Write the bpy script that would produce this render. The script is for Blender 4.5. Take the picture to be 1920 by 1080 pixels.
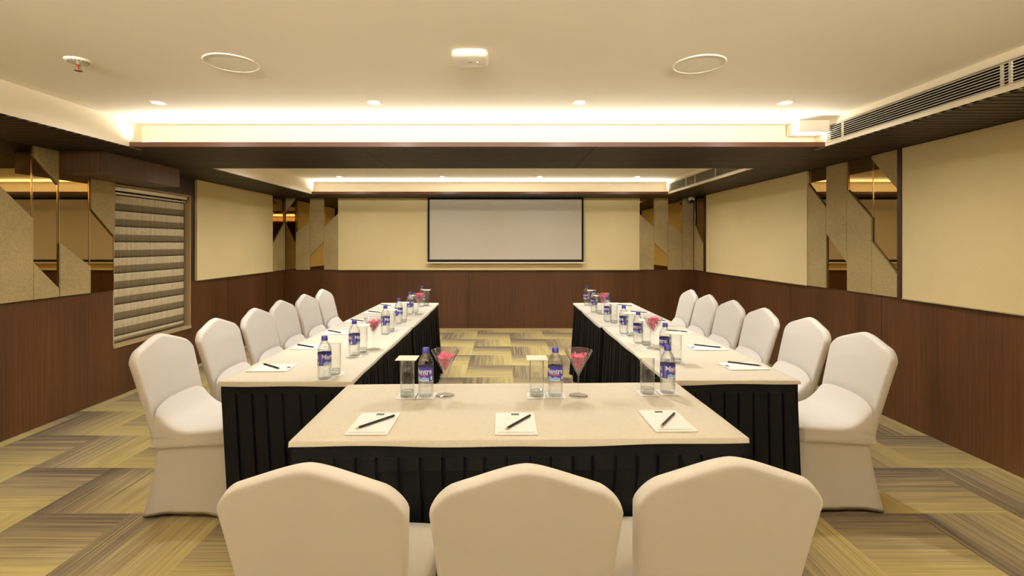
import bpy, bmesh, math, random
from mathutils import Vector, Matrix
R = math.radians
random.seed(7)
for o in list(bpy.data.objects): bpy.data.objects.remove(o)
SC = bpy.context.scene
COL = SC.collection

# ------------------------------------------------------------------ camera
cam_d = bpy.data.cameras.new('camera'); cam = bpy.data.objects.new('camera', cam_d); COL.objects.link(cam)
cam.location = (0, 0, 1.4); cam.rotation_euler = (R(90), 0, 0)
cam_d.sensor_width = 36; cam_d.lens = 903 / 1920 * 36
cam_d.shift_x = 16 / 1920; cam_d.shift_y = -83 / 1920
cam_d.clip_start = .02
SC.camera = cam

# ------------------------------------------------------------------ world, exposure
w = bpy.data.worlds.new('world'); SC.world = w; w.use_nodes = True
w.node_tree.nodes['Background'].inputs[0].default_value = (.02, .018, .015, 1)
w.node_tree.nodes['Background'].inputs[1].default_value = .2
vs = SC.view_settings
vs.view_transform = 'Standard'; vs.look = 'None'; vs.gamma = 1; vs.use_curve_mapping = False
vs.exposure = 0.2
SC.render.engine = 'CYCLES'
cy = SC.cycles
cy.use_denoising = True; cy.max_bounces = 10; cy.diffuse_bounces = 6; cy.glossy_bounces = 5
cy.transmission_bounces = 8; cy.transparent_max_bounces = 24
cy.caustics_reflective = False; cy.caustics_refractive = False
cy.sample_clamp_indirect = 6

# ------------------------------------------------------------------ light settings
COVE_COL = (1.0, .94, .82); COVE_W = (30.0, 27.0, 400.0); COVE_TILT = (40, 32, 66)   # near, far, and an added unseen rear cove
DOWN_COL = (.98, .96, .92); DOWN_W = 55.0; LENS_E = 20.0

# ------------------------------------------------------------------ room numbers (metres, y = depth)
XL, XR, YB, YF = -3.55, 3.10, 7.8, -2.4
ZS, ZC, HW = 2.14, 2.332, .9765          # soffit, ceiling, wainscot height
TXL, TXR = -2.85, 2.45                   # tray edges
T1 = (-.6, 3.67); T2 = (4.74, 7.16); LED = .125   # tray openings in depth, cove ledge
TOP = .75                                # table top

# ------------------------------------------------------------------ helpers
def lin(c):
    f = lambda v: (v / 12.92 if v <= .04045 else ((v + .055) / 1.055) ** 2.4)
    return tuple(f(v / 255) for v in c) + (1,)

def mat(name, rgb=(200, 200, 200), rough=.6, metal=0, spec=.5, sheen=0, emit=None, es=0):
    m = bpy.data.materials.new(name); m.use_nodes = True
    b = m.node_tree.nodes['Principled BSDF']
    b.inputs['Base Color'].default_value = lin(rgb)
    b.inputs['Roughness'].default_value = rough; b.inputs['Metallic'].default_value = metal
    b.inputs['Specular IOR Level'].default_value = spec
    b.inputs['Sheen Weight'].default_value = sheen
    if emit:
        b.inputs['Emission Color'].default_value = emit + (1,); b.inputs['Emission Strength'].default_value = es
    return m

def N(m, t, **k):
    n = m.node_tree.nodes.new(t)
    for a, v in k.items(): setattr(n, a, v)
    return n
def L(m, a, b): m.node_tree.links.new(a, b)
def bsdf(m): return m.node_tree.nodes['Principled BSDF']
def math_n(m, op, a, b=None):
    n = N(m, 'ShaderNodeMath', operation=op)
    for i, v in enumerate((a, b)):
        if v is None: continue
        if hasattr(v, 'is_output'): L(m, v, n.inputs[i])
        else: n.inputs[i].default_value = v
    return n.outputs[0]
def ramp(m, fac, stops):
    r = N(m, 'ShaderNodeValToRGB'); e = r.color_ramp.elements
    while len(e) < len(stops): e.new(.5)
    for i, (p, c) in enumerate(stops): e[i].position = p; e[i].color = lin(c)
    L(m, fac, r.inputs[0]); return r.outputs[0]
def noise_tex(m, vec, scale=(1, 1, 1), sc=1, detail=3, rough=.5):
    mp = N(m, 'ShaderNodeMapping'); mp.inputs['Scale'].default_value = scale; L(m, vec, mp.inputs[0])
    n = N(m, 'ShaderNodeTexNoise'); n.inputs['Scale'].default_value = sc
    n.inputs['Detail'].default_value = detail; n.inputs['Roughness'].default_value = rough
    L(m, mp.outputs[0], n.inputs['Vector']); return n.outputs['Fac']
def bump(m, h, strength=.2, dist=.001):
    b = N(m, 'ShaderNodeBump'); b.inputs['Strength'].default_value = strength; b.inputs['Distance'].default_value = dist
    L(m, h, b.inputs['Height']); L(m, b.outputs[0], bsdf(m).inputs['Normal'])

def newbm(): return bmesh.new()
def box(bm, x0, x1, y0, y1, z0, z1, mi=0):
    v = [bm.verts.new((x, y, z)) for x in (x0, x1) for y in (y0, y1) for z in (z0, z1)]
    for q in ((0, 1, 3, 2), (4, 6, 7, 5), (0, 4, 5, 1), (2, 3, 7, 6), (0, 2, 6, 4), (1, 5, 7, 3)):
        f = bm.faces.new([v[i] for i in q]); f.material_index = mi
def obj(name, bm, mats, parent=None, smooth=False, bevel=0, loc=None):
    bmesh.ops.recalc_face_normals(bm, faces=bm.faces[:])
    me = bpy.data.meshes.new(name); bm.to_mesh(me); bm.free()
    for m in (mats if isinstance(mats, (list, tuple)) else [mats]): me.materials.append(m)
    if smooth:
        for p in me.polygons: p.use_smooth = True
    o = bpy.data.objects.new(name, me); COL.objects.link(o)
    if parent: o.parent = parent
    if loc: o.location = loc
    if bevel:
        b = o.modifiers.new('bevel', 'BEVEL'); b.width = bevel; b.segments = 2; b.limit_method = 'ANGLE'
    return o
def thing(name, label, cat, loc=(0, 0, 0), rz=0, group=None):
    o = bpy.data.objects.new(name, None); COL.objects.link(o); o.empty_display_size = .05
    o.location = loc; o.rotation_euler = (0, 0, rz)
    return tag(o, label, cat, group)
def tag(o, label, cat, group=None):
    o['label'] = label; o['category'] = cat
    if group: o['group'] = group
    return o
def struct(o): o['kind'] = 'structure'; return o
def dup(root, label, loc, rz=0, group=None):
    r = root.copy(); COL.objects.link(r); r.location = loc; r.rotation_euler = (0, 0, rz); r['label'] = label
    if group: r['group'] = group
    for ch in root.children:
        c = ch.copy(); COL.objects.link(c); c.parent = r
        for g in ch.children:
            d = g.copy(); COL.objects.link(d); d.parent = c
    return r
def lathe(bm, prof, n=32, mi=0, c=(0, 0), close=True):
    rings = []
    for r, z in prof:
        if r < 1e-6: rings.append([bm.verts.new((c[0], c[1], z))])
        else: rings.append([bm.verts.new((c[0] + r * math.cos(2 * math.pi * i / n), c[1] + r * math.sin(2 * math.pi * i / n), z)) for i in range(n)])
    for a, b in zip(rings, rings[1:]):
        for i in range(n):
            j = (i + 1) % n
            if len(a) == 1 and len(b) == 1: continue
            if len(a) == 1: q = [a[0], b[i], b[j]]
            elif len(b) == 1: q = [a[i], a[j], b[0]]
            else: q = [a[i], a[j], b[j], b[i]]
            bm.faces.new(q).material_index = mi
def poly_slab(bm, pts, f, t, mi=0):
    """pts in the wall's (s, z); f(s, z, d) -> xyz; extruded by t off the wall."""
    a = [bm.verts.new(f(s, z, 0)) for s, z in pts]; b = [bm.verts.new(f(s, z, t)) for s, z in pts]
    bm.faces.new(a).material_index = mi; bm.faces.new(b).material_index = mi
    n = len(pts)
    for i in range(n):
        j = (i + 1) % n
        bm.faces.new([a[i], a[j], b[j], b[i]]).material_index = mi

# ------------------------------------------------------------------ materials
geo = lambda m: N(m, 'ShaderNodeNewGeometry').outputs['Position']
objc = lambda m: N(m, 'ShaderNodeTexCoord').outputs['Object']

def m_wood(name, dark, mid, light, rough=.38):
    m = mat(name, mid, rough)
    p = geo(m)
    n1 = noise_tex(m, p, (60, 60, 1.1), 1.0, 4, .6); n2 = noise_tex(m, p, (3, 3, .25), 1.0, 2)
    s = math_n(m, 'ADD', math_n(m, 'MULTIPLY', n1, .6), math_n(m, 'MULTIPLY', n2, .4))
    L(m, ramp(m, s, [(.3, dark), (.5, mid), (.72, light)]), bsdf(m).inputs['Base Color'])
    bump(m, n1, .12, .0006); return m
M_WOOD = m_wood('walnut veneer', (60, 35, 19), (90, 56, 31), (113, 75, 44))
M_WOOD_D = m_wood('dark walnut', (40, 26, 18), (56, 37, 26), (70, 48, 34), .45)
M_SLAT = m_wood('dark ceiling slats', (26, 18, 13), (38, 27, 20), (48, 35, 27), .5)
M_PELMET = m_wood('brown pelmet', (78, 56, 40), (98, 72, 52), (112, 86, 64), .5)
M_GAP = mat('black gap', (10, 8, 6), .9)
M_LIP = mat('brown ledge lip', (84, 50, 34), .4)

def m_fab(name, rgb, amt=.12, rough=.85, sc=220):
    m = mat(name, rgb, rough, spec=.2)
    p = geo(m)
    n = noise_tex(m, p, (1, 1, 1), sc, 2); n2 = noise_tex(m, p, (1, 1, 1), 3, 2)
    s = math_n(m, 'ADD', math_n(m, 'MULTIPLY', n, .7), math_n(m, 'MULTIPLY', n2, .3))
    lo = tuple(c * (1 - amt) for c in rgb); hi = tuple(min(255, c * (1 + amt)) for c in rgb)
    L(m, ramp(m, s, [(.35, lo), (.65, hi)]), bsdf(m).inputs['Base Color'])
    bump(m, n, .15, .0006); return m
M_CREAM = m_fab('cream wall fabric', (240, 221, 168), .02)
M_FAB = m_fab('olive beige panel fabric', (182, 162, 116), .10, sc=160)
M_MIRROR = mat('bronze mirror', (176, 150, 100), .02, metal=1)
M_EDGE = mat('bevelled mirror edge', (240, 205, 140), .12, metal=1)
M_CEIL = mat('ceiling paint', (246, 238, 220), .8, spec=.2)
_n = noise_tex(M_CEIL, geo(M_CEIL), (1, 1, 1), 1.2, 3)
L(M_CEIL, ramp(M_CEIL, _n, [(.3, (244, 236, 217)), (.7, (248, 240, 223))]), bsdf(M_CEIL).inputs['Base Color'])
M_FASCIA = mat('cove paint', (252, 243, 222), .7, spec=.2)
M_LED = mat('warm light strip', (255, 240, 200), .5, emit=COVE_COL, es=1.5)
M_LENS = mat('downlight lens', (255, 250, 240), .4, emit=(1, .96, .9), es=LENS_E)
M_WHITE = mat('white plastic', (238, 230, 212), .45)
M_GREYPL = mat('pale speaker cloth', (238, 233, 210), .7)
M_BLACKM = mat('black matte', (14, 13, 12), .8)
M_VOID = mat('duct black', (4, 4, 4), .9)
M_CHROME = mat('chrome', (220, 215, 205), .2, metal=1)
M_RED = mat('red bulb', (190, 40, 25), .3)
M_ALU = mat('brushed aluminium', (200, 188, 165), .3, metal=1)
M_SILL = mat('beige sill', (196, 172, 128), .5)
M_SCREEN = m_fab('matt screen cloth', (206, 196, 178), .01)
M_CHAIR = mat('white stretch fabric', (224, 217, 208), .62, spec=.3, sheen=.25)
_n = noise_tex(M_CHAIR, objc(M_CHAIR), (1, 1, 1), 9, 2); bump(M_CHAIR, _n, .12, .004)
M_CLOTH = m_fab('ivory table linen', (217, 208, 190), .015, .75, 90)
M_PAPER = mat('white paper', (250, 248, 242), .6)
M_PRINT = mat('dark green print', (70, 82, 66), .6)
M_LINE = mat('dark blue print', (30, 38, 52), .6)
M_CARD = mat('ivory card', (246, 238, 216), .6)

M_SKIRT = mat('black satin skirting', (5, 5, 6), .7, spec=.12)
_n = noise_tex(M_SKIRT, geo(M_SKIRT), (90, 90, 2), 1, 2); bump(M_SKIRT, _n, .25, .002)

# carpet: quarter-turned half-metre tiles, each with its own dark-to-olive stripes
def m_carpet():
    m = mat('striped carpet tiles', (150, 130, 85), .95, spec=.1, sheen=.15)
    sx = N(m, 'ShaderNodeSeparateXYZ'); L(m, geo(m), sx.inputs[0])
    T = .508
    u = math_n(m, 'DIVIDE', math_n(m, 'SUBTRACT', sx.outputs[0], .1), T)
    v = math_n(m, 'DIVIDE', math_n(m, 'SUBTRACT', sx.outputs[1], 2.5), T)
    fu, fv = math_n(m, 'FLOOR', u), math_n(m, 'FLOOR', v)
    ru, rv = math_n(m, 'SUBTRACT', u, fu), math_n(m, 'SUBTRACT', v, fv)
    par = math_n(m, 'MODULO', math_n(m, 'ADD', math_n(m, 'ADD', fu, fv), 1000), 2)   # 0 -> H / 1 -> V
    # cell (-5,-1): sum -6 -> 0 -> H
    sH = math_n(m, 'SUBTRACT', 1, rv); sV = ru
    def mix(a, b):
        return math_n(m, 'ADD', math_n(m, 'MULTIPLY', a, math_n(m, 'SUBTRACT', 1, par)), math_n(m, 'MULTIPLY', b, par))
    s = mix(sH, sV); t = mix(ru, rv)
    cid = N(m, 'ShaderNodeCombineXYZ'); L(m, fu, cid.inputs[0]); L(m, fv, cid.inputs[1])
    wn = N(m, 'ShaderNodeTexWhiteNoise'); L(m, cid.outputs[0], wn.inputs[0]); rnd = wn.outputs['Value']
    # fine yarn lines: noise high-frequency in s, slow in t
    def lines(fs, ft, det):
        c = N(m, 'ShaderNodeCombineXYZ')
        L(m, math_n(m, 'MULTIPLY', s, fs), c.inputs[0]); L(m, math_n(m, 'MULTIPLY', t, ft), c.inputs[1])
        L(m, math_n(m, 'MULTIPLY', rnd, 57), c.inputs[2])
        n = N(m, 'ShaderNodeTexNoise'); n.inputs['Scale'].default_value = 1; n.inputs['Detail'].default_value = det
        L(m, c.outputs[0], n.inputs['Vector']); return n.outputs['Fac']
    l1, l2, l3 = lines(95, .8, 2), lines(14, .4, 1), lines(160, 110, 1)
    g = math_n(m, 'ADD', math_n(m, 'MULTIPLY', s, .62), math_n(m, 'MULTIPLY', math_n(m, 'SUBTRACT', rnd, .5), .22))
    g = math_n(m, 'ADD', g, math_n(m, 'MULTIPLY', math_n(m, 'SUBTRACT', l1, .5), 1.25))
    g = math_n(m, 'ADD', g, math_n(m, 'MULTIPLY', math_n(m, 'SUBTRACT', l2, .5), .45))
    g = math_n(m, 'ADD', g, math_n(m, 'MULTIPLY', math_n(m, 'SUBTRACT', l3, .5), .18))
    g = math_n(m, 'ADD', g, .2)
    col = ramp(m, g, [(.0, (78, 66, 50)), (.25, (124, 108, 82)), (.5, (166, 147, 104)), (.75, (188, 169, 106)), (1, (204, 186, 124))])
    # one thin blue yarn line in about half of the tiles
    d = math_n(m, 'ABSOLUTE', math_n(m, 'SUBTRACT', s, .28))
    blue = math_n(m, 'MULTIPLY', math_n(m, 'LESS_THAN', d, .011), math_n(m, 'GREATER_THAN', rnd, .35))
    mx = N(m, 'ShaderNodeMix', data_type='RGBA'); L(m, math_n(m, 'MULTIPLY', blue, .75), mx.inputs[0])
    L(m, col, mx.inputs[6]); mx.inputs[7].default_value = lin((92, 92, 130))
    L(m, mx.outputs[2], bsdf(m).inputs['Base Color'])
    bump(m, l1, .3, .002); return m
M_CARPET = m_carpet()

# woven banded blind
def m_blind():
    m = mat('woven blind', (170, 155, 120), .8, spec=.2)
    p = geo(m); sx = N(m, 'ShaderNodeSeparateXYZ'); L(m, p, sx.inputs[0])
    h = math_n(m, 'FRACT', math_n(m, 'DIVIDE', math_n(m, 'SUBTRACT', sx.outputs[2], .39), .146))
    n = noise_tex(m, p, (1, 220, 2.0), 1, 2); n2 = noise_tex(m, p, (1, 40, 260), 1, 1)
    base = ramp(m, h, [(0, (86, 74, 54)), (.1, (104, 90, 66)), (.13, (138, 122, 92)), (.5, (152, 136, 104)), (.53, (236, 218, 176)), (.93, (242, 226, 188)), (.97, (252, 244, 218))])
    t = ramp(m, math_n(m, 'ADD', math_n(m, 'MULTIPLY', n, .6), math_n(m, 'MULTIPLY', n2, .4)), [(.35, (200, 200, 200)), (.65, (255, 255, 255))])
    mx = N(m, 'ShaderNodeMix', data_type='RGBA', blend_type='MULTIPLY'); mx.inputs[0].default_value = 1
    L(m, base, mx.inputs[6]); L(m, t, mx.inputs[7]); L(m, mx.outputs[2], bsdf(m).inputs['Base Color'])
    return m
M_BLIND = m_blind()

# thin clear glass: passes light straight through, mirrors at grazing angles
def m_glass(name, tint, refr=0.0, base=.04, rough=.02):
    m = bpy.data.materials.new(name); m.use_nodes = True; nt = m.node_tree
    nt.nodes.remove(nt.nodes['Principled BSDF']); out = nt.nodes['Material Output']
    tr = N(m, 'ShaderNodeBsdfTransparent'); tr.inputs[0].default_value = tint
    gl = N(m, 'ShaderNodeBsdfGlossy'); gl.inputs['Roughness'].default_value = rough
    lw = N(m, 'ShaderNodeLayerWeight'); lw.inputs[0].default_value = .5
    fr = math_n(m, 'ADD', math_n(m, 'MULTIPLY', math_n(m, 'POWER', lw.outputs['Facing'], 3), .75), base)
    a = N(m, 'ShaderNodeMixShader'); L(m, fr, a.inputs[0]); L(m, tr.outputs[0], a.inputs[1]); L(m, gl.outputs[0], a.inputs[2])
    res = a.outputs[0]
    if refr:
        g = N(m, 'ShaderNodeBsdfGlass'); g.inputs['IOR'].default_value = 1.33; g.inputs['Roughness'].default_value = 0.01
        g.inputs['Color'].default_value = (.97, .98, .98, 1)
        b = N(m, 'ShaderNodeMixShader'); b.inputs[0].default_value = refr; L(m, a.outputs[0], b.inputs[1]); L(m, g.outputs[0], b.inputs[2]); res = b.outputs[0]
    L(m, res, out.inputs[0]); return m
M_GLASS = m_glass('clear glass', (.985, .99, .985, 1))
M_BOWL = m_glass('cocktail bowl glass', (.98, .985, .98, 1), base=.10, rough=.05)
M_BASEGL = m_glass('thick glass base', (.86, .9, .87, 1), .5)
M_BOTTLE = m_glass('water bottle plastic', (.97, .975, .97, 1), .25, base=.14, rough=.12)
M_CAP = mat('blue cap', (52, 48, 150), .35)
M_LABEL = mat('purple blue label', (48, 40, 140), .35)
M_LWHITE = mat('label white', (240, 240, 245), .4)
M_LSKY = mat('label pale blue', (150, 190, 225), .4)
M_LRED = mat('label red', (225, 90, 60), .4)
M_LGREY = mat('label small print', (150, 150, 205), .4)
M_PINK = mat('pink petals', (238, 100, 150), .5, sheen=.2)
_n = noise_tex(M_PINK, objc(M_PINK), (1, 1, 1), 60, 2)
L(M_PINK, ramp(M_PINK, _n, [(.3, (244, 86, 146)), (.7, (255, 150, 190))]), bsdf(M_PINK).inputs['Base Color'])
bsdf(M_PINK).inputs['Subsurface Weight'].default_value = .0
M_PENCIL = mat('black pencil lacquer', (20, 20, 22), .35)
M_PWOOD = mat('cedar tip', (196, 164, 120), .6)

# ================================================================== ROOM
b = newbm(); box(b, XL - .1, XR + .1, YF - .1, YB + .1, -.08, 0); struct(obj('floor', b, M_CARPET))

# ---- ceiling: plaster planes, dark slatted soffit, fascias, ledges
ceil = struct(thing('ceiling', 'x', 'x')); del ceil['label']; del ceil['category']
b = newbm()
box(b, TXL - .02, TXR + .3, T1[0] - LED - .02, T1[1] + LED + .02, ZC, ZC + .06)
box(b, TXL - .02, TXR + .3, T2[0] - .02, T2[1] + LED + .02, ZC, ZC + .06)
obj('ceiling_plaster', b, M_CEIL, ceil)
def slats(b, x0, x1, y0, y1):
    n = max(1, int(round((y1 - y0) / .062))); p = (y1 - y0) / n
    for i in range(n): box(b, x0, x1, y0 + i * p + .007, y0 + (i + 1) * p - .007, ZS, ZS + .012)
b = newbm()
slats(b, XL, TXL, YF, YB); slats(b, TXR, XR, YF, YB)
slats(b, TXL, TXR, T1[1] , T2[0]); slats(b, TXL, TXR, T2[1], YB); slats(b, TXL, TXR, YF, T1[0])
obj('soffit_slats', b, M_SLAT, ceil)
b = newbm()
for r in ((XL, TXL, YF, YB), (TXR, XR, YF, YB), (TXL, TXR, T1[1], T2[0]), (TXL, TXR, T2[1], YB), (TXL, TXR, YF, T1[0])):
    box(b, *r, ZS + .0121, ZS + .02)
obj('soffit_backing', b, M_GAP, ceil)
b = newbm()
for x in (.70, -1.10):
    for y0, y1 in ((T1[1] + .02, T2[0]),): box(b, x - .0025, x + .0025, y0, y1, ZS - .0006, ZS + .004)
for y0 in (4.745, 3.66): box(b, XL, TXL, y0 - .0025, y0 + .0025, ZS - .0006, ZS + .004); box(b, TXR, XR, y0 - .0025, y0 + .0025, ZS - .0006, ZS + .004)
obj('soffit_seams', b, M_GAP, ceil)
b = newbm()   # painted uprights of the two trays
def fascia_left(y0, y1): box(b, TXL - .03, TXL + .002, y0, y1, ZS + .0, ZC)
fascia_left(T1[0] - LED, T1[1] + LED); fascia_left(T2[0], T2[1] + LED)
box(b, TXL, TXR, T1[1] + LED, T1[1] + LED + .03, ZS + .02, ZC)
box(b, TXL, TXR, T1[0] - LED - .03, T1[0] - LED, ZS + .02, ZC)
box(b, TXL, TXR, T2[1] + LED, T2[1] + LED + .03, ZS + .02, ZC)
box(b, TXL, TXR, T2[0] - .03, T2[0] - .001, ZS + .0, ZC)
GZ0, GZ1 = ZS + .030, ZS + .148
for y0, y1 in ((T1[0] - LED, T1[1] + LED), (T2[0], T2[1] + LED)):
    box(b, TXR - .002, TXR + .03, y0, y1, ZS, GZ0); box(b, TXR - .002, TXR + .03, y0, y1, GZ1, ZC)
    box(b, TXR - .002, TXR + .03, y1 - LED - .02, y1, GZ0, GZ1); box(b, TXR - .002, TXR + .03, y0, y0 + .05, GZ0, GZ1)
obj('cove_upright', b, M_FASCIA, ceil)
b = newbm()
for y in (T1[1], T2[1]): box(b, TXL, TXR, y - .004, y + .016, ZS - .001, ZS + .034)
box(b, TXL, TXR, T1[0] - .016, T1[0] + .004, ZS - .001, ZS + .034)
obj('ledge_lip', b, M_LIP, ceil)
b = newbm()
for y in (T1[1] + .062, T2[1] + .062, T1[0] - .062): box(b, TXL + .03, TXR - .03, y - .012, y + .012, ZS + .0205, ZS + .027)
obj('light_strip', b, M_LED, ceil)  # last strip is the unseen rear cove, added for its light

for nm, y, sgn, wt in (('near', T1[1] + .035, -1, COVE_W[0]), ('far', T2[1] + .035, -1, COVE_W[1]), ('rear', T1[0] - .05, 1, COVE_W[2])):  # rear lamp is added behind the camera to brighten the ceiling
    ad = bpy.data.lights.new('cove_lamp', 'AREA'); ad.shape = 'RECTANGLE'; ad.size = TXR - TXL - .08; ad.size_y = .02
    ad.energy = wt; ad.color = COVE_COL; ad.spread = R(68 if nm == 'rear' else 115)
    ao = bpy.data.objects.new('cove_lamp', ad); COL.objects.link(ao); ao.parent = ceil
    ao.location = ((TXL + TXR) / 2, y, ZS + .030); ao.rotation_euler = (R(180 - sgn * COVE_TILT[('near', 'far', 'rear').index(nm)]), 0, 0)

# ---- walls
def room_wall(name, parts):
    root = struct(bpy.data.objects.new(name, None)); COL.objects.link(root)
    for pn, m, boxes in parts:
        b = newbm()
        for q in boxes: box(b, *q)
        obj(pn, b, m, root)
    return root
W0, W1, WZ0, WZ1 = 4.379, 5.461, .475, 1.945     # window opening in the left wall
P = .028                                          # panel thickness
room_wall('wall_left', [
    ('wainscot', M_WOOD, [(XL - .1, XL, YF, W0, 0, HW), (XL - .1, XL, W1, YB + .1, 0, HW), (XL - .1, XL, W0, W1, 0, WZ0 - .03)]),
    ('wall_backing', M_WOOD_D, [(XL - .1, XL, YF, W0, HW, ZS + .02), (XL - .1, XL, W1, YB + .1, HW, ZS + .02), (XL - .1, XL, W0, W1, WZ1, ZS + .02)]),
    ('cream_panel', M_CREAM, [(XL, XL + P, -2.3, 3.10, HW + .002, ZS - .004), (XL, XL + P, 5.537, 7.353, HW + .002, ZS - .004)]),
    ('pelmet_box', M_PELMET, [(XL, -3.2, 3.83, 4.76, 1.96, ZS - .001)])])
room_wall('wall_right', [
    ('wainscot', M_WOOD, [(XR, XR + .1, YF, YB + .1, 0, HW)]),
    ('wall_backing', M_WOOD_D, [(XR, XR + .1, YF, YB + .1, HW, ZS + .02)]),
    ('cream_panel', M_CREAM, [(XR - P, XR, -2.3, 3.71, HW + .002, ZS - .004), (XR - P, XR, 4.876, 7.30, HW + .002, ZS - .004)]),
    ('dark_post', M_WOOD_D, [(XR - P - .006, XR, 3.712, 3.752, HW, ZS), (XR - P - .006, XR, 7.302, 7.388, HW, ZS)])])
room_wall('wall_back', [
    ('wainscot', M_WOOD, [(XL, XR, YB, YB + .1, 0, HW)]),
    ('wall_backing', M_WOOD_D, [(XL, XR, YB, YB + .1, HW, ZS + .02)]),
    ('cream_panel', M_CREAM, [(-2.669, 2.197, YB - P, YB, HW + .002, ZS - .004)])])
room_wall('wall_front', [
    ('wainscot', M_WOOD, [(XL, XR, YF - .1, YF, 0, HW)]),
    ('wall_backing', M_WOOD_D, [(XL, XR, YF - .1, YF, HW, ZS + .02)])])
# thin seams between veneer sheets
b = newbm()
for x in (-2.95, -1.75, -.565, .62, 1.8): box(b, x - .0015, x + .0015, YB - .0012, YB + .001, .01, HW - .004)
for y in (-1, .3, 1.6, 2.9, 6.2, 7.2): box(b, XL - .001, XL + .0012, y - .0015, y + .0015, .01, HW - .004)
for y in (-1, .25, 1.5, 2.75, 3.95, 5.2, 6.45): box(b, XR - .0012, XR + .001, y - .0015, y + .0015, .01, HW - .004)
struct(obj('trim_1', b, M_BLACKM))
b = newbm()   # pale shadow-gap bead on top of the wainscot
box(b, -2.669, 2.197, YB - P - .006, YB, HW - .003, HW + .004)
box(b, XR - P - .006, XR, -2.3, 3.71, HW - .003, HW + .004); box(b, XR - P - .006, XR, 4.876, 7.30, HW - .003, HW + .004)
box(b, XL, XL + P + .006, 5.537, 7.353, HW - .003, HW + .004)
struct(obj('trim_2', b, M_SILL))
b = newbm()
box(b, XL, XR, YB - .012, YB, 0, .03); struct(obj('baseboard_back', b, M_SILL))

# ---- window with blind (left wall)
win = struct(bpy.data.objects.new('window_1', None)); COL.objects.link(win)
b = newbm()
D = .09
box(b, XL - .1, XL, W0, W0 + .012, WZ0, WZ1); box(b, XL - .1, XL + .004, W1 - .012, W1, WZ0, WZ1)
box(b, XL - .1, XL, W0, W1, WZ1 - .012, WZ1)
obj('window_frame', b, M_SILL, win)
b = newbm(); box(b, XL - .1, XL + .012, W0, W1, WZ0 - .03, WZ0); obj('window_sill', b, M_SILL, win)
b = newbm(); box(b, XL - .098, XL - .09, W0 + .012, W1 - .012, WZ0, WZ1 - .012)
obj('window_pane', b, mat('dark night glass', (20, 20, 22), .05), win)
bl = thing('roller_blind', 'woven day and night roller blind with pale and dark bands over the left window', 'blind', (XL - .06, (W0 + W1) / 2, WZ0))
hw_ = (W1 - W0) / 2 - .03
b = newbm(); box(b, -.004, .004, -hw_, hw_, .035, WZ1 - WZ0 - .07)
obj('blind_fabric', b, M_BLIND, bl)
b = newbm()
box(b, -.025, .045, -hw_ - .01, hw_ + .01, WZ1 - WZ0 - .055, WZ1 - WZ0 - .015)
obj('head_rail', b, M_ALU, bl, bevel=.004)
b = newbm(); box(b, -.02, .03, -hw_, hw_, WZ1 - WZ0 - .085, WZ1 - WZ0 - .068); obj('cassette_strip', b, M_ALU, bl, bevel=.002)
b = newbm(); box(b, -.008, .010, -hw_, hw_, .012, .036); obj('bottom_rail', b, M_ALU, bl, bevel=.003)

# ---- decorative mirror and fabric strips
fL = lambda s, z, d: (XL + d, s, z)
fR = lambda s, z, d: (XR - d, s, z)
fB = lambda s, z, d: (s, YB - d, z)
def deco(name, label, f, strips, ztop=ZS - .003):
    root = thing(name, label, 'wall panel'); zb = HW + .002
    cx = sum(s[0] + s[1] for s in strips) / (2 * len(strips)); base = Vector(f(cx, zb, 0)); root.location = base
    g = lambda s, z, d: Vector(f(s, z, d)) - base
    for s0, s1, lows, ups, full, zt in strips:
        zt = zt or ztop
        sg = 1 if s1 > s0 else -1; a, c = s0 + sg * .002, s1 - sg * .002
        if not full:
            b = newbm(); poly_slab(b, [(a, zb), (c, zb), (c, zt), (a, zt)], g, .006); obj('mirror', b, M_MIRROR, root)
            b = newbm()
            for e in (a, c):
                k = sg * .004 * (1 if e == a else -1); poly_slab(b, [(e, zb), (e + k, zb), (e + k, zt), (e, zt)], g, .0085)
            obj('mirror_edge', b, M_EDGE, root)
        if lows:
            b = newbm(); poly_slab(b, [(a, zb), (c, zb), (c, lows[1]), (a, lows[0])], g, .022); obj('fabric_panel', b, M_FAB, root, bevel=.003)
        if ups:
            pts = [(a, ups[0]), (c, ups[1]), (c, zt)] + ([(a, zt)] if ups[0] < zt - .004 else [])
            b = newbm(); poly_slab(b, pts, g, .022); obj('fabric_panel', b, M_FAB, root, bevel=.003)
        if full:
            b = newbm(); poly_slab(b, [(a, zb), (c, zb), (c, zt), (a, zt)], g, .022); obj('fabric_panel', b, M_FAB, root, bevel=.003)
    return root
deco('mirror_wall_panel', 'bronze mirror and beige fabric strips with slanted cuts on left wall before the blind', fL, [
    (3.11, 3.36, (2.03, 1.82), None, False, None), (3.36, 3.618, (1.82, 1.588), None, False, None),
    (3.618, 3.828, (1.256, 1.045), (2.067, 1.865), False, None),
    (3.832, 4.12, (1.404, 1.206), None, False, 1.958), (4.12, 4.379, None, (1.701, 1.461), False, 1.958)])
deco('mirror_wall_panel', 'bronze mirror and beige fabric strips between the two large cream panels on right wall', fR, [
    (4.876, 4.596, (2.010, 1.745), None, False, None), (4.596, 4.32, None, (1.497, 1.235), False, None),
    (4.32, 4.03, (1.886, 1.615), None, False, None), (4.03, 3.752, (1.416, 1.145), (2.107, 1.815), False, None)])
deco('mirror_wall_panel', 'narrow mirror and fabric strip at far end of left wall, in the corner', fL, [
    (7.353, 7.79, (1.367, 1.75), None, False, None)])
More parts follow.
